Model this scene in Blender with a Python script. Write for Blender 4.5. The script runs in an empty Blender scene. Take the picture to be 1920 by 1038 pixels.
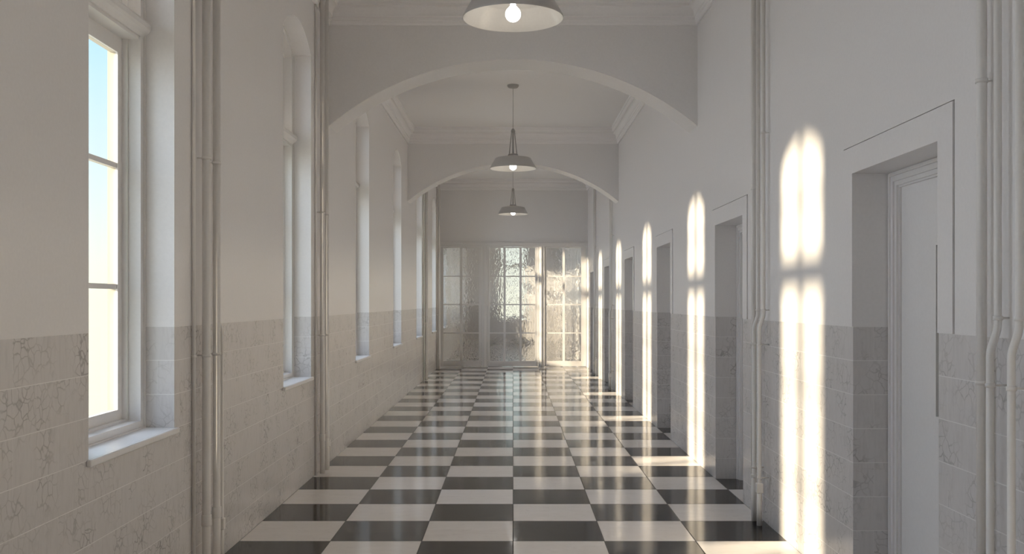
import bpy, math
from mathutils import Matrix, Vector
C = bpy.context.scene.collection
PI = math.pi
HW = 1.8          # half width of the corridor
WT = 0.33         # wall thickness
ZC = 4.53         # ceiling height
ZW = 1.44         # top of the marble wainscot
Y0, Y1 = -4.43, 38.35
YP = 24.05        # glazed partition plane

# ------------------------------------------------------------------ materials
class NT:
    def __init__(s, name):
        s.m = bpy.data.materials.new(name); s.m.use_nodes = True
        s.t = s.m.node_tree; s.n = s.t.nodes; s.l = s.t.links
        s.b = s.n['Principled BSDF']; s.out = s.n['Material Output']
    def put(s, sock, v):
        if hasattr(v, 'is_linked') or isinstance(v, bpy.types.NodeSocket): s.l.new(v, sock)
        elif v is not None: sock.default_value = v
    def math(s, op, a, b=None, c=None, clamp=False):
        n = s.n.new('ShaderNodeMath'); n.operation = op; n.use_clamp = clamp
        for i, v in enumerate((a, b, c)):
            if v is not None: s.put(n.inputs[i], v)
        return n.outputs[0]
    def vmath(s, op, a, b):
        n = s.n.new('ShaderNodeVectorMath'); n.operation = op
        s.put(n.inputs[0], a); s.put(n.inputs[1], b)
        return n.outputs[0]
    def pos(s):
        return s.n.new('ShaderNodeNewGeometry').outputs['Position']
    def sep(s, v):
        n = s.n.new('ShaderNodeSeparateXYZ'); s.l.new(v, n.inputs[0]); return n.outputs
    def comb(s, x, y, z):
        n = s.n.new('ShaderNodeCombineXYZ')
        for i, v in enumerate((x, y, z)): s.put(n.inputs[i], v)
        return n.outputs[0]
    def noise(s, vec, scale, detail=3, rough=0.5, dist=0.0):
        n = s.n.new('ShaderNodeTexNoise'); s.put(n.inputs['Vector'], vec)
        n.inputs['Scale'].default_value = scale; n.inputs['Detail'].default_value = detail
        n.inputs['Roughness'].default_value = rough; n.inputs['Distortion'].default_value = dist
        return n.outputs['Fac'], n.outputs['Color']
    def voro(s, vec, scale, feature='F1'):
        n = s.n.new('ShaderNodeTexVoronoi'); n.feature = feature
        s.put(n.inputs['Vector'], vec); n.inputs['Scale'].default_value = scale
        return n
    def maprange(s, v, a, b, c=0.0, d=1.0, smooth=False):
        n = s.n.new('ShaderNodeMapRange'); n.clamp = True
        if smooth: n.interpolation_type = 'SMOOTHSTEP'
        s.put(n.inputs[0], v)
        for i, x in enumerate((a, b, c, d)): n.inputs[i + 1].default_value = x
        return n.outputs[0]
    def mix(s, f, a, b, mode='MIX'):
        n = s.n.new('ShaderNodeMix'); n.data_type = 'RGBA'; n.blend_type = mode
        s.put(n.inputs[0], f)
        for k, v in ((6, a), (7, b)):
            if isinstance(v, tuple): v = (*v, 1.0) if len(v) == 3 else v
            s.put(n.inputs[k], v)
        return n.outputs[2]
    def bump(s, h, strength, dist, normal=None):
        n = s.n.new('ShaderNodeBump'); s.put(n.inputs['Height'], h)
        n.inputs['Strength'].default_value = strength; n.inputs['Distance'].default_value = dist
        if normal is not None: s.l.new(normal, n.inputs['Normal'])
        return n.outputs[0]

def paint(name, col, rough=0.3, spots=True, b=0.25):
    k = NT(name); p = k.pos()
    f, _ = k.noise(p, 1.6, 2, 0.5)
    g, _ = k.noise(p, 60, 3, 0.6)
    c = k.mix(k.maprange(g, .3, .8), col, tuple(x * .955 for x in col))
    k.put(k.b.inputs['Base Color'], c)
    k.b.inputs['Roughness'].default_value = rough
    h, _ = k.noise(p, 4.5, 2, .5)
    n1 = k.bump(h, b, 0.004)
    k.put(k.b.inputs['Normal'], k.bump(g, b * .3, 0.0006, n1))
    return k.m

def marble_tiles():
    k = NT('wainscot_marble'); p = k.pos(); x, y, z = k.sep(p)
    u = k.math('ADD', k.math('ADD', x, y), 20.0)
    row = k.math('FLOOR', k.math('DIVIDE', z, .18))
    fz = k.math('FRACT', k.math('DIVIDE', z, .18))
    off = k.math('MULTIPLY', k.math('MODULO', row, 2.0), .5)
    uu = k.math('ADD', k.math('DIVIDE', u, .36), off)
    fu = k.math('FRACT', uu)
    ez = k.math('MULTIPLY', k.math('MINIMUM', fz, k.math('SUBTRACT', 1.0, fz)), .18)
    eu = k.math('MULTIPLY', k.math('MINIMUM', fu, k.math('SUBTRACT', 1.0, fu)), .36)
    gz = k.maprange(ez, .0012, .0028, 1, 0)
    gu = k.math('MULTIPLY', k.maprange(eu, .0006, .0016, 1, 0), .5)
    gr = k.math('MAXIMUM', gz, gu)
    cell = k.math('ADD', k.math('MULTIPLY', k.math('FLOOR', uu), 7.31), k.math('MULTIPLY', row, 3.77))
    q = k.comb(k.math('ADD', x, cell), y, z)              # every tile cut from another piece of stone
    _, nc = k.noise(q, 7, 3, .6)
    w = k.vmath('ADD', q, k.vmath('MULTIPLY', nc, (.09, .09, .09)))
    v = k.voro(w, 19, 'DISTANCE_TO_EDGE').outputs['Distance']
    vein = k.maprange(v, .0, .085, 1, 0, True)
    m1, _ = k.noise(q, 4.2, 2, .5)
    vein = k.math('MULTIPLY', vein, k.maprange(m1, .44, .70, .0, .85))
    cl, _ = k.noise(k.vmath('MULTIPLY', q, (1, 1, .6)), 16, 5, .6)
    st, _ = k.noise(k.vmath('MULTIPLY', q, (1, 1, .16)), 60, 3, .6)
    base = k.mix(k.maprange(st, .45, .75), (.648, .628, .62), (.60, .58, .572))
    base = k.mix(k.maprange(cl, .56, .72, 0, .35), base, (.50, .485, .48))
    base = k.mix(vein, base, (.33, .315, .305))
    base = k.mix(gr, base, (.80, .785, .77))
    k.put(k.b.inputs['Base Color'], base)
    k.b.inputs['Roughness'].default_value = .27
    h, _ = k.noise(p, 5, 2)
    n1 = k.bump(h, .2, .003)
    k.put(k.b.inputs['Normal'], k.bump(k.math('SUBTRACT', 1.0, gr), .25, .002, n1))
    return k.m

def floor_tiles():
    k = NT('checkerboard_floor'); p = k.pos(); x, y, z = k.sep(p)
    a = k.math('DIVIDE', x, .6); b = k.math('DIVIDE', k.math('SUBTRACT', y, 6.54 - 60 * .6), .6)
    ia = k.math('FLOOR', a); ib = k.math('FLOOR', b)
    par = k.math('FLOORED_MODULO', k.math('ADD', ia, ib), 2.0)   # 0 black, 1 white
    fa = k.math('FRACT', a); fb = k.math('FRACT', b)
    e = k.math('MINIMUM', k.math('MINIMUM', fa, k.math('SUBTRACT', 1.0, fa)), k.math('MINIMUM', fb, k.math('SUBTRACT', 1.0, fb)))
    gr = k.maprange(e, .003, .007, 1, 0)
    cell = k.math('ADD', k.math('MULTIPLY', ia, 5.13), k.math('MULTIPLY', ib, 3.39))
    q = k.comb(k.math('ADD', x, cell), k.math('MULTIPLY', y, 1.0), cell)
    st, _ = k.noise(k.vmath('MULTIPLY', q, (1.2, 3.2, 1)), 2.2, 6, .68, 1.2)
    fine, _ = k.noise(q, 14, 5, .7)
    dark = k.mix(k.maprange(st, .46, .72), (.007, .006, .0055), (.050, .046, .041))
    dark = k.mix(k.maprange(fine, .6, .8, 0, .35), dark, (.15, .14, .13))
    wht = k.mix(k.maprange(st, .3, .7), (.78, .745, .72), (.84, .81, .785))
    wht = k.mix(k.maprange(fine, .55, .8, 0, .3), wht, (.50, .47, .44))
    c = k.mix(par, dark, wht)
    c = k.mix(gr, c, (.03, .028, .026))
    k.put(k.b.inputs['Base Color'], c)
    r, _ = k.noise(p, 3.0, 4, .65)
    k.put(k.b.inputs['Roughness'], k.math('ADD', k.maprange(r, .3, .75, .07, .16), k.math('MULTIPLY', gr, .4)))
    k.b.inputs['IOR'].default_value = 1.34
    h, _ = k.noise(p, 2.6, 2)
    n1 = k.bump(h, .12, .003)
    k.put(k.b.inputs['Normal'], k.bump(k.math('SUBTRACT', 1.0, gr), .2, .002, n1))
    return k.m

def clear_glass():
    k = NT('clear_glass'); k.n.remove(k.b)
    tr = k.n.new('ShaderNodeBsdfTransparent'); tr.inputs[0].default_value = (.97, .985, .975, 1)
    gl = k.n.new('ShaderNodeBsdfGlossy'); gl.inputs['Roughness'].default_value = .01
    fr = k.n.new('ShaderNodeFresnel'); fr.inputs[0].default_value = 1.45
    mx = k.n.new('ShaderNodeMixShader')
    k.l.new(fr.outputs[0], mx.inputs[0]); k.l.new(tr.outputs[0], mx.inputs[1]); k.l.new(gl.outputs[0], mx.inputs[2])
    k.l.new(mx.outputs[0], k.out.inputs[0])
    return k.m

def rippled_glass(name, bumpy):
    k = NT(name); p = k.pos()
    k.n.remove(k.b)
    g = k.n.new('ShaderNodeBsdfGlass'); g.inputs['Roughness'].default_value = 0.0
    g.inputs['IOR'].default_value = 1.45; g.inputs['Color'].default_value = (.97, .975, .97, 1)
    s1, _ = k.noise(k.vmath('MULTIPLY', p, (1, 1, .55)), 22, 2, .5, .5)
    s2, _ = k.noise(p, 4, 1, .5)
    h = k.math('ADD', s1, k.math('MULTIPLY', s2, 1.5))
    if bumpy: k.put(g.inputs['Normal'], k.bump(h, 1.0, .0032))
    k.l.new(g.outputs[0], k.out.inputs[0])
    return k.m

def emitter(name, col, st):
    k = NT(name)
    k.b.inputs['Base Color'].default_value = (.9, .9, .9, 1)
    k.b.inputs['Emission Color'].default_value = (*col, 1); k.b.inputs['Emission Strength'].default_value = st
    return k.m

WALL = paint('wall_gloss_paint', (.815, .80, .795), .27, b=.22)
CEIL = paint('ceiling_paint', (.865, .85, .845), .6, b=.1)
WOOD = paint('joinery_gloss_paint', (.80, .785, .775), .3, b=.06)
SUNLIT_TONE = paint('sunlit_cream_tone', (.42, .385, .31), .5, b=.05)  # darker cream put into the outside joinery colour to imitate sun on it
DOORM = paint('door_gloss_paint', (.81, .795, .785), .3, b=.06)
PIPE = paint('pipe_gloss_paint', (.77, .75, .725), .35, b=.1)
SILL = paint('sill_stone', (.82, .82, .82), .3, b=.05)
SHADE = paint('lampshade_enamel', (.49, .475, .465), .35, b=.03)
SHADE_IN = paint('lampshade_white_enamel', (.82, .79, .74), .18, b=.03)
METAL = paint('grey_lamp_metal', (.40, .39, .38), .35, b=.03)
MARB = marble_tiles(); FLOOR = floor_tiles(); GLASS = clear_glass(); RIPPLE = [rippled_glass('rippled_cathedral_glass', True), rippled_glass('smooth_back_of_rippled_glass', False)]
BULB = emitter('bulb_glow', (1, .97, .92), 7.0)
VGLASS = NT('door_vision_glass'); VGLASS.b.inputs['Base Color'].default_value = (.30, .30, .30, 1); VGLASS.b.inputs['Roughness'].default_value = .25
VGLASS = VGLASS.m

# ------------------------------------------------------------------ mesh helpers
class MB:
    def __init__(s): s.v = []; s.f = []; s.mi = []; s.sm = []
    def face(s, pts, mi=0, sm=False):
        i = len(s.v); s.v += [tuple(p) for p in pts]; s.f.append(tuple(range(i, i + len(pts)))); s.mi.append(mi); s.sm.append(sm)
    def box(s, x0, x1, y0, y1, z0, z1, mi=0, ch=0.0):
        if ch:                              # chamfered box: a convex hull of three cross boxes
            import itertools
            pts = []
            for sx, sy, sz in itertools.product((0, 1), repeat=3):
                X = (x0, x1)[sx]; Y = (y0, y1)[sy]; Z = (z0, z1)[sz]
                dx = ch * (1, -1)[sx]; dy = ch * (1, -1)[sy]; dz = ch * (1, -1)[sz]
                pts += [(X, Y + dy, Z + dz), (X + dx, Y, Z + dz), (X + dx, Y + dy, Z)]
            import bmesh
            bm = bmesh.new()
            for q in pts: bm.verts.new(q)
            bmesh.ops.convex_hull(bm, input=bm.verts)
            bm.faces.ensure_lookup_table()
            bmesh.ops.dissolve_limit(bm, angle_limit=.01, verts=bm.verts, edges=bm.edges)
            for f in bm.faces: s.face([v.co[:] for v in f.verts], mi)
            bm.free(); return
        P = [(x0, y0, z0), (x1, y0, z0), (x1, y1, z0), (x0, y1, z0), (x0, y0, z1), (x1, y0, z1), (x1, y1, z1), (x0, y1, z1)]
        i = len(s.v); s.v += P
        for q in ((3, 2, 1, 0), (4, 5, 6, 7), (0, 1, 5, 4), (1, 2, 6, 5), (2, 3, 7, 6), (3, 0, 4, 7)):
            s.f.append(tuple(i + k for k in q)); s.mi.append(mi); s.sm.append(False)
    def ring(s, A, B, y0, y1, mi=0):
        """solid between closed outlines A (outer) and B (inner), lists of (x,z), from depth y0 to y1"""
        n = len(A)
        for i in range(n):
            j = (i + 1) % n
            a0, a1, b0, b1 = A[i], A[j], B[i], B[j]
            s.face([(a0[0], y0, a0[1]), (b0[0], y0, b0[1]), (b1[0], y0, b1[1]), (a1[0], y0, a1[1])], mi)
            s.face([(a0[0], y1, a0[1]), (a1[0], y1, a1[1]), (b1[0], y1, b1[1]), (b0[0], y1, b0[1])], mi)
            s.face([(b0[0], y0, b0[1]), (b0[0], y1, b0[1]), (b1[0], y1, b1[1]), (b1[0], y0, b1[1])], mi)
            s.face([(a0[0], y0, a0[1]), (a1[0], y0, a1[1]), (a1[0], y1, a1[1]), (a0[0], y1, a0[1])], mi)
    def lathe(s, prof, cx=0, cy=0, n=32, mi=0, sm=True, close=False):
        P = [[(cx + r * math.cos(2 * PI * k / n), cy + r * math.sin(2 * PI * k / n), z) for k in range(n)] for r, z in prof]
        base = len(s.v)
        for ring in P: s.v += ring
        m = len(P)
        for a in range(m - (0 if close else 1)):
            b = (a + 1) % m
            for k in range(n):
                l = (k + 1) % n
                s.f.append((base + a * n + k, base + a * n + l, base + b * n + l, base + b * n + k)); s.mi.append(mi); s.sm.append(sm)
    def tube(s, path, r, n=18, mi=0, caps=True):
        path = [Vector(p) for p in path]; base = len(s.v); m = len(path)
        up = Vector((0, 1, 0))
        for i, p in enumerate(path):
            d = (path[min(i + 1, m - 1)] - path[max(i - 1, 0)]).normalized()
            a = d.cross(up)
            if a.length < .05: a = d.cross(Vector((1, 0, 0)))
            a.normalize(); b = d.cross(a)
            rr = r[i] if isinstance(r, (list, tuple)) else r
            s.v += [tuple(p + a * rr * math.cos(2 * PI * k / n) + b * rr * math.sin(2 * PI * k / n)) for k in range(n)]
        for i in range(m - 1):
            for k in range(n):
                l = (k + 1) % n
                s.f.append((base + i * n + k, base + i * n + l, base + (i + 1) * n + l, base + (i + 1) * n + k)); s.mi.append(mi); s.sm.append(True)
        if caps:
            s.f.append(tuple(base + k for k in range(n))[::-1]); s.mi.append(mi); s.sm.append(False)
            s.f.append(tuple(base + (m - 1) * n + k for k in range(n))); s.mi.append(mi); s.sm.append(False)
    def build(s, name, mats, parent=None, fix=True, weld=True, kind=None, label=None):
        me = bpy.data.meshes.new(name); me.from_pydata(s.v, [], s.f)
        for m in (mats if isinstance(mats, (list, tuple)) else [mats]): me.materials.append(m)
        me.polygons.foreach_set('material_index', s.mi); me.polygons.foreach_set('use_smooth', s.sm)
        if weld:
            import bmesh
            bm = bmesh.new(); bm.from_mesh(me)
            bmesh.ops.remove_doubles(bm, verts=bm.verts, dist=1e-5)
            if fix: bmesh.ops.recalc_face_normals(bm, faces=bm.faces)
            bm.to_mesh(me); bm.free()
        o = bpy.data.objects.new(name, me); C.objects.link(o)
        if parent: o.parent = parent
        if kind: o['kind'] = kind
        if label: o['label'] = label
        return o

def tag(o, label=None, cat=None, group=None, kind=None):
    for k, v in (('label', label), ('category', cat), ('group', group), ('kind', kind)):
        if v: o[k] = v
    return o
def empty(name, loc, rz=0.0):
    o = bpy.data.objects.new(name, None); C.objects.link(o); o.location = loc; o.rotation_euler = (0, 0, rz)
    o.empty_display_size = .1
    return o
def copy_tree(o, parent=None):
    c = o.copy(); C.objects.link(c); c.parent = parent
    for ch in list(o.children): copy_tree(ch, c)
    return c

# ------------------------------------------------------------------ window outline
AC, AR = 3.055, 0.885                 # centre height and radius of the window arch
def outline(hw, z0, r, n=24):
    """bottom-left, then up the left side, over the arch, down to bottom-right (x, z)"""
    zs = AC + math.sqrt(r * r - hw * hw)
    a0 = math.acos(hw / r)
    pts = [(-hw, z0), (-hw, zs)]
    for k in range(1, n):
        t = PI - a0 - (PI - 2 * a0) * k / n
        pts.append((r * math.cos(t), AC + r * math.sin(t)))
    pts += [(hw, zs), (hw, z0)]
    return pts
WIN_HW, WIN_Z0 = .535, .90
DOOR_HW, DOOR_Z = .53, 2.25
GX, GZ = .682, 2.397

def wall_solid(name, ops, u0, u1, T, place, label):
    """solid wall along local x, inner face y=0, outer face y=T, with openings ops = (u, 'win'|'door')"""
    mb = MB()
    P = lambda u, d, z: (u, d, z)
    def quad(ua, ub, za, zb, d):
        if zb - za < 1e-6 or ub - ua < 1e-6: return
        if za < ZW < zb: quad(ua, ub, za, ZW, d); quad(ua, ub, ZW, zb, d); return
        mb.face([P(ua, d, za), P(ub, d, za), P(ub, d, zb), P(ua, d, zb)], 1 if zb <= ZW + 1e-6 and d == 0 else 0)
    def side(u, za, zb, d0=0):
        if za < ZW < zb: side(u, za, ZW); side(u, ZW, zb, d0); return
        mb.face([P(u, d0, za), P(u, T, za), P(u, T, zb), P(u, d0, zb)], 1 if zb <= ZW + 1e-6 else 0)
    ops = sorted(ops); cur = curi = u0
    for (u, kind) in ops:
        hw = WIN_HW if kind == 'win' else DOOR_HW
        quad(curi, u - (hw if kind == 'win' else GX), 0, ZC, 0)
        quad(cur, u - hw, 0, ZC, T)
        if kind == 'win':
            o = [(u + x, z) for x, z in outline(WIN_HW, WIN_Z0, AR)]
            for d in (0, T):
                quad(u - hw, u + hw, 0, WIN_Z0, d)
                for a, b in zip(o[1:-2], o[2:-1]):
                    mb.face([P(a[0], d, a[1]), P(b[0], d, b[1]), P(b[0], d, ZC), P(a[0], d, ZC)], 0)
            side(u - hw, WIN_Z0, o[1][1]); side(u + hw, WIN_Z0, o[1][1])
            for a, b in zip(o[1:-2], o[2:-1]):
                mb.face([P(a[0], 0, a[1]), P(a[0], T, a[1]), P(b[0], T, b[1]), P(b[0], 0, b[1])], 0)
            mb.face([P(u - hw, 0, WIN_Z0), P(u + hw, 0, WIN_Z0), P(u + hw, T, WIN_Z0), P(u - hw, T, WIN_Z0)], 0)
        else:
            quad(u - hw, u + hw, DOOR_Z, ZC, T)
            quad(u - GX, u - hw, 0, ZW, 0); quad(u + hw, u + GX, 0, ZW, 0)
            quad(u - GX, u + GX, GZ, ZC, 0)                       # chase round the flat plaster surround
            quad(u - GX, u - hw, ZW, GZ, .03); quad(u + hw, u + GX, ZW, GZ, .03); quad(u - hw, u + hw, DOOR_Z, GZ, .03)
            for q in (u - GX, u + GX): mb.face([P(q, 0, ZW), P(q, .03, ZW), P(q, .03, GZ), P(q, 0, GZ)], 0)
            mb.face([P(u - GX, 0, GZ), P(u + GX, 0, GZ), P(u + GX, .03, GZ), P(u - GX, .03, GZ)], 0)
            for qa, qb in ((u - GX, u - hw), (u + hw, u + GX)): mb.face([P(qa, 0, ZW), P(qb, 0, ZW), P(qb, .03, ZW), P(qa, .03, ZW)], 0)
            side(u - hw, 0, DOOR_Z, .03); side(u + hw, 0, DOOR_Z, .03)
            mb.face([P(u - hw, .03, DOOR_Z), P(u + hw, .03, DOOR_Z), P(u + hw, T, DOOR_Z), P(u - hw, T, DOOR_Z)], 0)
        cur = u + hw; curi = u + (hw if kind == 'win' else GX)
    quad(curi, u1, 0, ZC, 0); quad(cur, u1, 0, ZC, T)
    for u in (u0, u1): mb.face([P(u, 0, 0), P(u, T, 0), P(u, T, ZC), P(u, 0, ZC)], 0)
    o = mb.build(name, [WALL, MARB], weld=False)
    o.matrix_world = place
    return tag(o, label, 'wall', None, 'structure')

S = 3.58
win_y = [4.755 + S * k for k in range(-2, 10)]
door_y = [4.74 + S * k for k in range(-1, 6)]
L = Matrix.Translation((-HW, 0, 0)) @ Matrix.Rotation(PI / 2, 4, 'Z')
R_ = Matrix.Translation((HW, 0, 0)) @ Matrix.Rotation(-PI / 2, 4, 'Z')
wall_solid('wall_left', [(y, 'win') for y in win_y if y < 37.6], Y0, Y1, WT, L, 'white painted window wall with grey marble wainscot and tall arched windows')
wall_solid('wall_right', [(-y, 'door') for y in door_y], -Y1, -Y0, WT, R_, 'white painted door wall with grey marble wainscot and sunlit patches')
wall_solid('wall_far', [(0.0, 'win')], -HW - WT, HW + WT, WT, Matrix.Translation((0, Y1, 0)), 'end wall beyond the rippled glass partition')
mb = MB(); mb.box(-HW - WT, HW + WT, Y0 - .3, Y0, 0, ZC)
tag(mb.build('wall_near', WALL), 'plain painted wall closing the corridor behind the viewer', 'wall', None, 'structure')
mb = MB(); mb.box(-HW, HW, YP + .02, YP + .3, 3.0, ZC)
tag(mb.build('wall_partition_header', WALL), 'painted wall above the glazed partition', 'wall', None, 'structure')

mb = MB(); mb.box(-HW - WT, HW + WT, Y0 - .3, Y1 + WT, -.2, 0)
tag(mb.build('floor', FLOOR), 'polished black and white checkerboard marble floor', 'floor', None, 'structure')
mb = MB(); mb.box(-HW - WT, HW + WT, Y0 - .3, Y1 + WT, ZC, ZC + .2)
tag(mb.build('ceiling', CEIL), 'plain white corridor ceiling', 'ceiling', None, 'structure')

# ------------------------------------------------------------------ arches
def arch_object(n, ya, yb, label):
    zc = 1.118; R = 2.817; m = 64; mb = MB()
    xs = [-HW + 2 * HW * k / m for k in range(m + 1)]
    z = lambda x: zc + math.sqrt(R * R - x * x)
    for a, b in zip(xs, xs[1:]):
        for y in (ya, yb): mb.face([(a, y, z(a)), (b, y, z(b)), (b, y, ZC), (a, y, ZC)])
        mb.face([(a, ya, z(a)), (a, yb, z(a)), (b, yb, z(b)), (b, ya, z(b))], 0, True)
    for x in (-HW, HW): mb.face([(x, ya, z(x)), (x, yb, z(x)), (x, yb, ZC), (x, ya, ZC)])
    o = mb.build('trim_%d' % n, WALL, weld=False)
    return tag(o, label, 'arch', None, 'structure')
arch_object(1, 2.42, 2.86, 'plastered segmental arch overhead in front of the first lamp')
arch_object(2, 9.71, 10.15, 'larger plastered segmental arch behind the big hanging lamp')
arch_object(3, 17.0, 17.44, 'smaller plastered segmental arch farther down the corridor')
arch_object(4, 31.34, 31.78, 'segmental arch beyond the glazed partition')

# ------------------------------------------------------------------ cornices
def cornice(n, ya, yb, label):
    prof = [(0, 4.262), (.018, 4.262), (.026, 4.275), (.026, 4.300), (.034, 4.306), (.034, 4.335), (.046, 4.342)]
    for k in range(1, 9):                     # cove
        t = PI / 2 * k / 8
        prof.append((.046 + .05 * (1 - math.cos(t)), 4.352 + .075 * math.sin(t)))
    prof += [(.104, 4.427), (.104, 4.452), (.112, 4.458), (.118, 4.470), (.126, 4.478), (.126, 4.505), (.134, 4.51), (.134, ZC)]
    mb = MB()
    loops = [[(-HW + d, ya + d, z), (HW - d, ya + d, z), (HW - d, yb - d, z), (-HW + d, yb - d, z)] for d, z in prof]
    for A, B in zip(loops, loops[1:]):
        for i in range(4):
            j = (i + 1) % 4
            mb.face([A[i], A[j], B[j], B[i]])
    o = mb.build('trim_%d' % n, CEIL, weld=True)
    return tag(o, label, 'cornice', None, 'structure')
cornice(5, Y0, 2.42, 'moulded plaster cornice of the bay behind the viewer')
cornice(6, 2.86, 9.71, 'moulded plaster cornice of the nearest bay')
cornice(7, 10.15, 17.0, 'moulded plaster cornice between the two arches')
cornice(8, 17.44, YP + .02, 'moulded plaster cornice above the glazed partition')
cornice(9, YP + .3, 31.34, 'moulded plaster cornice just beyond the partition')
cornice(10, 31.78, Y1, 'moulded plaster cornice at the far end wall')

# ------------------------------------------------------------------ windows (local: x along wall, y outward, z up)
def make_window():
    root = empty('window_1', (0, 0, 0))
    A = outline(WIN_HW, WIN_Z0, AR)
    f = MB()
    f.ring(A, outline(.485, .945, .835), .16, WT)                 # box frame
    f.ring(A, outline(.523, .912, .873), .150, .162)              # thin bead against the plaster
    f.ring(outline(.485, .945, .835), outline(.474, .956, .824), .225, .262)   # stop bead
    f.build('window_frame', WOOD, root)
    e = MB(); e.ring(outline(.534, .901, .884), outline(.483, .947, .833), .296, .334)
    e.build('outer_frame', SUNLIT_TONE, root, label='outer frame with a sunlit cream tone in its colour')
    t = MB()                                                      # transom with a projecting nose
    t.box(-.485, .485, .17, .315, 2.95, 3.012)
    sec = [(.160, 2.968), (.150, 2.984), (.134, 2.996), (.124, 3.010), (.122, 3.034), (.130, 3.046), (.200, 3.060), (.262, 3.060), (.262, 2.968)]
    for (a, b) in zip(sec, sec[1:] + sec[:1]):
        t.face([(-.535, a[0], a[1]), (.535, a[0], a[1]), (.535, b[0], b[1]), (-.535, b[0], b[1])])
    for x in (-.535, .535): t.face([(x, a, b) for a, b in sec])
    t.build('transom', WOOD, root)
    g0, g1 = .255, .295
    zt, zb = 2.868, 1.01
    for sgn in (-1, 1):
        s = MB()
        def bx(xa, xb, za, zb_, ya=g0, yb=g1):
            xa, xb = sorted((xa * sgn, xb * sgn))
            if yb <= .257: s.box(xa, xb, ya, yb, za, zb_, 0, .003); return
            s.box(xa, xb, ya, .266, za, zb_, 0); s.box(xa, xb, .266, yb, za, zb_, 1)     # indoor paint / outdoor half with sunlit tone in its colour
        bx(.42, .485, .945, 2.95); bx(.002, .05, .945, 2.95)
        bx(.05, .42, .945, zb); bx(.05, .42, zt, 2.95)
        bx(.0, .022, .955, 2.945, .235, .256) if sgn > 0 else None    # closing bead
        for z in (1.65, 2.28): bx(.05, .42, z - .013, z + .013, .262, .292)
        c = s.build('casement', [WOOD, SUNLIT_TONE], root)
        p = MB(); xa, xb = sorted((.048 * sgn, .423 * sgn))
        p.face([(xa, .266, zb - .004), (xb, .266, zb - .004), (xb, .266, zt + .004), (xa, .266, zt + .004)])
        p.build('pane', GLASS, c, fix=False)
    s = MB()
    IN = outline(.42, 3.03, .748)
    s.ring(outline(.485, 2.985, .835), IN, g0, g1)
    s.box(-.045, .045, g0, g1, 3.03, 3.80, 0, .003)
    for sgn in (-1, 1):
        xa, xb = sorted((.045 * sgn, .425 * sgn)); s.box(xa, xb, .262, .292, 3.417, 3.443)
    s = s.build('fanlight', WOOD, root)
    p = MB(); o = outline(.424, 3.026, .752); p.face([(x, .280, z) for x, z in o]); p.build('pane', GLASS, s, fix=False)
    w = MB()
    w.box(-.557, .557, -.022, .0, .873, .903, 0, .004); w.box(-.535, .535, -.003, .16, .873, .9035)
    w.build('window_sill', SILL, root)
    return root
w0 = make_window()
wl = [(y, k) for k, y in enumerate(win_y) if y < 37.6]
names = {2: 'nearest window, large sash showing blue sky and a white sill', 3: 'second tall arched window from the viewer',
         4: 'third arched window, just past the first arch', 5: 'fourth arched window, narrow sliver before the second arch',
         6: 'fifth arched window, seen past the second arch', 7: 'sixth arched window, last before the glazed partition'}
i = 0
order = sorted(wl, key=lambda t: (t[1] not in names, t[1]))
for (y, k) in order:
    o = w0 if i == 0 else copy_tree(w0)
    i += 1
    o.name = 'window_%d' % i
    o.location = (-HW, y, 0); o.rotation_euler = (0, 0, PI / 2)
    tag(o, names.get(k, 'tall arched window outside the photographed bays'), 'window', 'tall arched windows along the left wall', 'structure')
i += 1
o = copy_tree(w0); o.name = 'window_%d' % i; o.location = (0, Y1, 0); o.rotation_euler = (0, 0, 0)
tag(o, 'arched window in the end wall seen through rippled glass', 'window', None, 'structure')
del o['group']
NWIN = i

# ------------------------------------------------------------------ doors in the right wall (local x points towards the viewer)
def make_door():
    root = empty('door_1', (0, 0, 0))
    f = MB()
    def u_ring(x1, z1, x0, z0, ya, yb):        # three sided frame, open at the floor
        f.box(-x1, -x0, ya, yb, 0, z1); f.box(x0, x1, ya, yb, 0, z1); f.box(-x0, x0, ya, yb, z0, z1)
    u_ring(.53, 2.25, .480, 2.200, .190, .27)
    u_ring(.524, 2.244, .508, 2.228, .182, .191)
    u_ring(.48, 2.20, .455, 2.178, .200, .27)
    u_ring(.455, 2.178, .445, 2.168, .212, .27)
    f.build('door_frame', WOOD, root)
    l = MB()
    a, b, za, zb = -.028, .30, 1.022, 1.843     # vision panel, recessed
    l.box(-.448, a, .225, .265, .006, 2.172); l.box(b, .448, .225, .265, .006, 2.172)
    l.box(a, b, .225, .265, .006, za); l.box(a, b, .225, .265, zb, 2.172)
    l = l.build('door_leaf', DOORM, root)
    v = MB(); v.box(a, b, .247, .255, za, zb); v.build('vision_panel', VGLASS, l, label='grey recessed glass strip')
    s = MB()
    # flat plaster surround, standing proud of the wall above the wainscot
    for xa, xb, z0, z1 in ((-.675, -.53, ZW, 2.39), (.53, .675, ZW, 2.39), (-.53, .53, 2.25, 2.39)):
        s.box(xa, xb, -.006, .031, z0, z1)
    s.build('surround', WALL, root)
    return root
d0 = make_door()
dl = ['nearest door in the right wall, with a recessed glass strip', 'second door in the right wall, beyond the near pipes', 'third door in the right wall, past the first arch',
      'fourth door in the right wall, before the second arch', 'fifth door in the right wall, past the second arch', 'sixth door in the right wall, nearest the glazed partition', 'door in the right wall beside the viewer']
for i, y in enumerate(sorted(door_y, key=lambda t: (t < 4, t))):
    o = d0 if i == 0 else copy_tree(d0)
    o.name = 'door_%d' % (i + 1); o.location = (HW, y, 0); o.rotation_euler = (0, 0, -PI / 2)
    tag(o, dl[i], 'door', 'doors along the right wall', 'structure')

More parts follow.
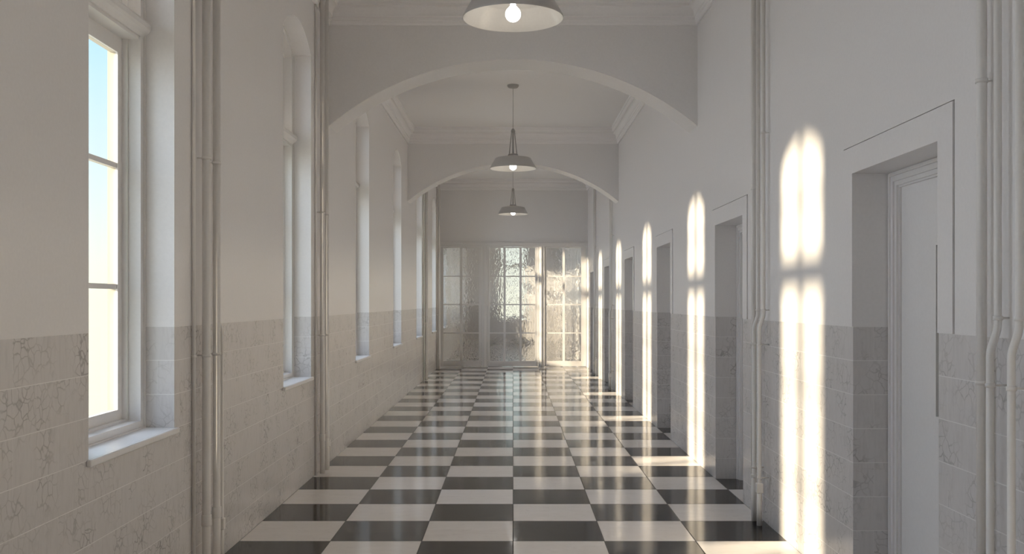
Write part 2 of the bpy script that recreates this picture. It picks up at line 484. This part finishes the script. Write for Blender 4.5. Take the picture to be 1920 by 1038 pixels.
# ------------------------------------------------------------------ glazed partition
def px(x): return (x - 962) * YP / 1866.7
def pz(y): return 1.571 + (565.5 - y) * YP / 1866.7
root = tag(empty('trim_11', (0, YP, 0)), 'painted timber frame of the glazed partition closing the corridor', 'partition', None, 'structure')
m = MB()
m.box(-HW, HW, -.065, .06, 2.965, 2.999, 0, .004); m.box(-HW, HW, -.035, .06, 2.945, 2.966); m.build('cap_moulding', WOOD, root)
m = MB(); m.box(-HW, HW, 0, .08, 2.905, 2.955); m.build('head_rail', WOOD, root)
for a, b in ((-1.8, px(825.5)), (px(903.2), px(913.2)), (px(1009.5), px(1020.3)), (px(1100), 1.8)):
    m = MB(); m.box(a, b, 0, .08, 0, 2.905)
    if b - a > .08:
        c = (a + b) / 2; m.box(c - .028, c + .028, -.012, .0, 0, 2.905, 0, .003); m.box(c - .010, c + .010, -.020, -.011, 0, 2.905, 0, .003)
    else:
        m.box(a, b, -.015, .0, 0, 2.905)
    m.build('post', WOOD, root)
def leaf(name, x0, x1, gl, label, cat):
    root = tag(empty(name, ((x0 + x1) / 2, YP, 0)), label, cat, None, 'structure')
    c = (x0 + x1) / 2; x0 += .009; x1 -= .009
    m = MB(); T0, T1 = .022, .060; Z0, Z1 = .012, 2.898
    g0, g1 = gl[0][0], gl[-1][1]; zb, zt = .14, 2.872
    for a, b, d, e in ((x0, g0, Z0, Z1), (g1, x1, Z0, Z1), (g0, g1, Z0, zb), (g0, g1, zt, Z1)):
        m.box(a - c, b - c, T0, T1, d, e, 0, .003)
    for (a, b), (a2, b2) in zip(gl, gl[1:]): m.box(b - c, a2 - c, T0 + .004, T1, zb, zt)
    for z in (2.188, 1.504, .818):
        for a, b in gl: m.box(a - c, b - c, T0 + .008, T1 - .004, z - .014, z + .014)
    f = m.build('leaf_frame', WOOD, root)
    m = MB()
    for a, b in gl:
        m.box(a - c - .003, b - c + .003, .040, .047, zb - .003, zt + .003, 1)
        m.mi[-4] = 0                        # the face towards the viewer carries the ripple
    m.build('rippled_pane', RIPPLE, f, label='clear rippled cathedral glass')
leaf('window_%d' % (NWIN + 1), px(825.5), px(903.2), [(px(831.3), px(862.2)), (px(867), px(897.6))], 'left fixed panel of the glazed partition, in shade, two panes wide', 'glazed panel')
leaf('door_8', px(913.2), px(1009.5), [(px(918.2), px(944)), (px(948.2), px(974)), (px(978.2), px(1003.3))], 'middle glazed door of the partition, three panes wide', 'door')
leaf('window_%d' % (NWIN + 2), px(1020.3), px(1100), [(px(1024.8), px(1054.9)), (px(1059.1), px(1089.7))], 'right fixed panel of the glazed partition, sunlit edge, two panes wide', 'glazed panel')

# ------------------------------------------------------------------ pendant lamps
def make_lamp():
    root = empty('pendant_lamp', (0, 0, 0))      # origin at the rim plane, ceiling at +1.15
    H = ZC - 3.38
    m = MB()
    out = [(.315, 0), (.318, .006), (.316, .012), (.300, .040), (.272, .088), (.250, .128), (.243, .140), (.228, .147), (.15, .160), (.09, .170), (.066, .178), (.062, .19)]
    m.lathe(out, n=64, mi=0)
    inn = [(.315, 0), (.311, .004), (.296, .036), (.268, .084), (.245, .124), (.236, .133), (.15, .152), (.05, .166), (.001, .168)]
    m.lathe(inn, n=64, mi=1)
    m.build('shade', [SHADE, SHADE_IN], root, fix=False)
    m = MB(); m.lathe([(.001, .202), (.055, .202), (.068, .196), (.070, .184), (.066, .176)], n=32)
    m.build('gallery_ring', METAL, root)
    for k in range(3):
        a = 2 * PI * k / 3 + PI / 2
        m = MB(); m.tube([(.060 * math.cos(a), .060 * math.sin(a), .195), (.020 * math.cos(a), .020 * math.sin(a), .515)], .0065, 10)
        m.build('strut', METAL, root)
    m = MB(); m.tube([(0, 0, .20), (0, 0, .50)], .011, 12); m.build('stem', METAL, root)
    m = MB(); m.lathe([(.001, .548), (.012, .548), (.020, .535), (.028, .520), (.030, .500), (.024, .492), (.001, .492)], n=24); m.build('top_collar', METAL, root)
    m = MB(); m.tube([(0, 0, .54), (0, 0, H - .04)], .0035, 8); m.build('cord', METAL, root)
    m = MB(); m.lathe([(.001, H), (.078, H), (.080, H - .010), (.076, H - .030), (.060, H - .046), (.03, H - .052), (.001, H - .054)], n=32); m.build('ceiling_rose', METAL, root)
    m = MB(); m.lathe([(.001, .165), (.026, .165), (.028, .150), (.027, .098), (.022, .092), (.001, .092)], n=24); m.build('socket', METAL, root)
    m = MB()
    pr = [(.016, .098), (.018, .082)]
    for k in range(0, 17):
        t = math.radians(38 + (180 - 38) * k / 16); pr.append((max(.049 * math.sin(t), .0005), .028 + .049 * math.cos(t)))
    m.lathe(pr, n=32); m.build('bulb', BULB, root, label='glowing white bulb')
    return root
l0 = make_lamp()
for i, (y, z, lb) in enumerate(((6.27, 3.353, 'large enamel pendant lamp nearest the viewer, cut off by the top edge'), (13.6, 3.388, 'enamel pendant lamp between the two arches, whole with ceiling rose'),
                             (20.9, 3.408, 'smallest enamel pendant lamp, hanging in front of the glazed partition'))):
    o = l0 if i == 0 else copy_tree(l0)
    o.location = (0, y, z)
    tag(o, lb, 'lamp', 'pendant lamps down the corridor')

# ------------------------------------------------------------------ wall pipes (local: x = distance off the wall, y = along corridor)
def pipe(sgn, y, r, label, group, off_up, off_low=None, r_low=None, rings=(), box_at=None, coupling=None, top=ZC):
    """vertical pipe; off = distance of the axis from the wall"""
    off_low = off_low or off_up; r_low = r_low or r
    root = empty('heating_pipe', (sgn * HW, y, 0))
    tag(root, label, 'pipe', group)
    X = lambda d: -sgn * d
    zc = coupling[0] if coupling else (box_at[0] if box_at else None)
    path = []; rad = []
    if zc: 
        path += [(X(off_low), 0, 0), (X(off_low), 0, zc), (X(off_low), 0, zc + .002)]; rad += [r_low, r_low, r]
    else: path += [(X(off_low), 0, 0)]; rad += [r]
    if abs(off_low - off_up) > 1e-4:
        for k in range(0, 13):
            t = k / 12; s = t * t * (3 - 2 * t)
            path.append((X(off_low + (off_up - off_low) * s), 0, 1.375 + .115 * t)); rad.append(r)
    path.append((X(off_up), 0, top)); rad.append(r)
    m = MB(); m.tube(path, rad); m.build('pipe_run', PIPE, root)
    for z in rings:
        o = off_up if z > 1.49 else off_low
        rr = (r_low if (zc and z < zc) else r)
        m = MB(); 
        m.tube([(X(o), 0, z - .008), (X(o), 0, z + .008)], rr + .0035)
        m.tube([(X(o) , 0, z), (X(0.0), 0, z)], .004, 8)
        m.build('pipe_clip', PIPE, root)
    if coupling:
        m = MB(); z0, z1 = coupling; q = r_low + .004
        m.tube([(X(off_low), 0, z0), (X(off_low), 0, z0 + .003), (X(off_low), 0, z1 - .003), (X(off_low), 0, z1)], [q - .002, q, q, q - .002])
        m.build('coupling', PIPE, root)
    if box_at:
        m = MB(); z0, z1 = box_at; q = r_low + .004
        m.box(X(off_low) - q, X(off_low) + q, -q, q, z0, z1, 0, .004); m.build('valve_body', PIPE, root)
    return root
LG = 'painted pipes on the left wall'; RG = 'painted pipes on the right wall'
def left_group(y, where):
    pipe(-1, y - .20, .010, 'thin painted pipe hugging the wall ' + where, LG, .014, rings=(1.265,))
    pipe(-1, y - .095, .0235, 'front stout painted pipe with collar near floor ' + where, LG, .052, .052, .0235, rings=(2.39, 1.265), coupling=(.295, .36))
    pipe(-1, y + .10, .0225, 'rear stout painted pipe ' + where, LG, .052, .052, .0235, rings=(2.39, 1.265), coupling=(.300, .365))
    pipe(-1, y + .23, .0115, 'thin bent pipe tucked behind the stout ones ' + where, LG, .018, .045, .0135, rings=(1.51,), box_at=(.20, .27))
def right_group(y, where):
    pipe(1, y - .154, .0140, 'bent painted pipe with a square fitting ' + where, RG, .040, .068, .0185, rings=(2.76, 1.512, 1.270, .335), box_at=(.228, .298))
    pipe(1, y, .0140, 'bent painted pipe in the middle ' + where, RG, .040, .068, .0195, rings=(1.512, 1.268, .385), coupling=(.312, .335))
    pipe(1, y + .125, .019, 'straight stout painted pipe ' + where, RG, .040, .040, .021, rings=(2.40, 1.268))
left_group(5.77, 'beside the nearest window'); left_group(9.22, 'in the corner of the large arch')
left_group(20.09, 'past the fifth window'); left_group(23.54, 'next to the glazed partition')
right_group(3.615, 'at the right edge of the photo'); right_group(7.154, 'before the second door')
right_group(17.93, 'past the second arch'); right_group(21.47, 'near the glazed partition')

# ------------------------------------------------------------------ light
sun = bpy.data.lights.new('sun', 'SUN'); sun.energy = 12.5; sun.color = (1.0, .83, .60); sun.angle = math.radians(2.8)
so = bpy.data.objects.new('sun', sun); C.objects.link(so)
so.rotation_euler = Vector((1, .383, -.316)).to_track_quat('-Z', 'Y').to_euler()

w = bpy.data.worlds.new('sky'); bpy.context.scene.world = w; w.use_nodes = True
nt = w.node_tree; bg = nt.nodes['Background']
tc = nt.nodes.new('ShaderNodeTexCoord'); sp = nt.nodes.new('ShaderNodeSeparateXYZ'); nt.links.new(tc.outputs['Generated'], sp.inputs[0])
rp = nt.nodes.new('ShaderNodeValToRGB'); nt.links.new(sp.outputs[2], rp.inputs[0])
e = rp.color_ramp.elements
e[0].position = 0.0; e[0].color = (1.0, .985, .82, 1)
e[1].position = 1.0; e[1].color = (.12, .26, .55, 1)
for p_, c_ in ((.10, (.82, .94, .93, 1)), (.24, (.55, .85, 1.0, 1)), (.45, (.33, .58, .86, 1))):
    x = e.new(p_); x.color = c_
# broad glow added to the sky out of view, to brighten the interior
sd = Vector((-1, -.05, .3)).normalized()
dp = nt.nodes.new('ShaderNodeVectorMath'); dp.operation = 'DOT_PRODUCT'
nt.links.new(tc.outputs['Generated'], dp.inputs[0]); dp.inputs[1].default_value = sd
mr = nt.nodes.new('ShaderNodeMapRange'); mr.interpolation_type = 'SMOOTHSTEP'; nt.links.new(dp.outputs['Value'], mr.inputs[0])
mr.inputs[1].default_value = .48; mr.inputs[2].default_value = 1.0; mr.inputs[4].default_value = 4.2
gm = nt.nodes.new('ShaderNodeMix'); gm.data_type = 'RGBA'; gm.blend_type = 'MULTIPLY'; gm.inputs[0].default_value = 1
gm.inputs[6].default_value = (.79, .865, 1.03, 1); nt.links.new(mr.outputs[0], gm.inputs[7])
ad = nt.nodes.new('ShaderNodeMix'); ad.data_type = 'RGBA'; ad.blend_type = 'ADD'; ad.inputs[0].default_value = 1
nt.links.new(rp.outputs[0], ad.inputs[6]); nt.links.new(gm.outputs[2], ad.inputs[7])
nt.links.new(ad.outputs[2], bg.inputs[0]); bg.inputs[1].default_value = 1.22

# ------------------------------------------------------------------ camera
cam = bpy.data.cameras.new('camera'); cam.lens = 35.0; cam.sensor_width = 36.0; cam.sensor_fit = 'HORIZONTAL'
cam.shift_x = -2 / 1920; cam.shift_y = 46.5 / 1920; cam.clip_start = .05; cam.clip_end = 500
co = bpy.data.objects.new('camera', cam); C.objects.link(co); co.location = (0, 0, 1.571); co.rotation_euler = (PI / 2, 0, 0)
sc = bpy.context.scene; sc.camera = co
sc.view_settings.view_transform = 'Standard'; sc.view_settings.look = 'None'; sc.view_settings.gamma = 1
sc.view_settings.use_curve_mapping = False; sc.view_settings.exposure = 0.0
sc.cycles.max_bounces = 14; sc.cycles.diffuse_bounces = 9; sc.cycles.glossy_bounces = 6; sc.cycles.transmission_bounces = 10
sc.cycles.transparent_max_bounces = 16; sc.cycles.sample_clamp_indirect = 6.0
sc.cycles.use_denoising = True
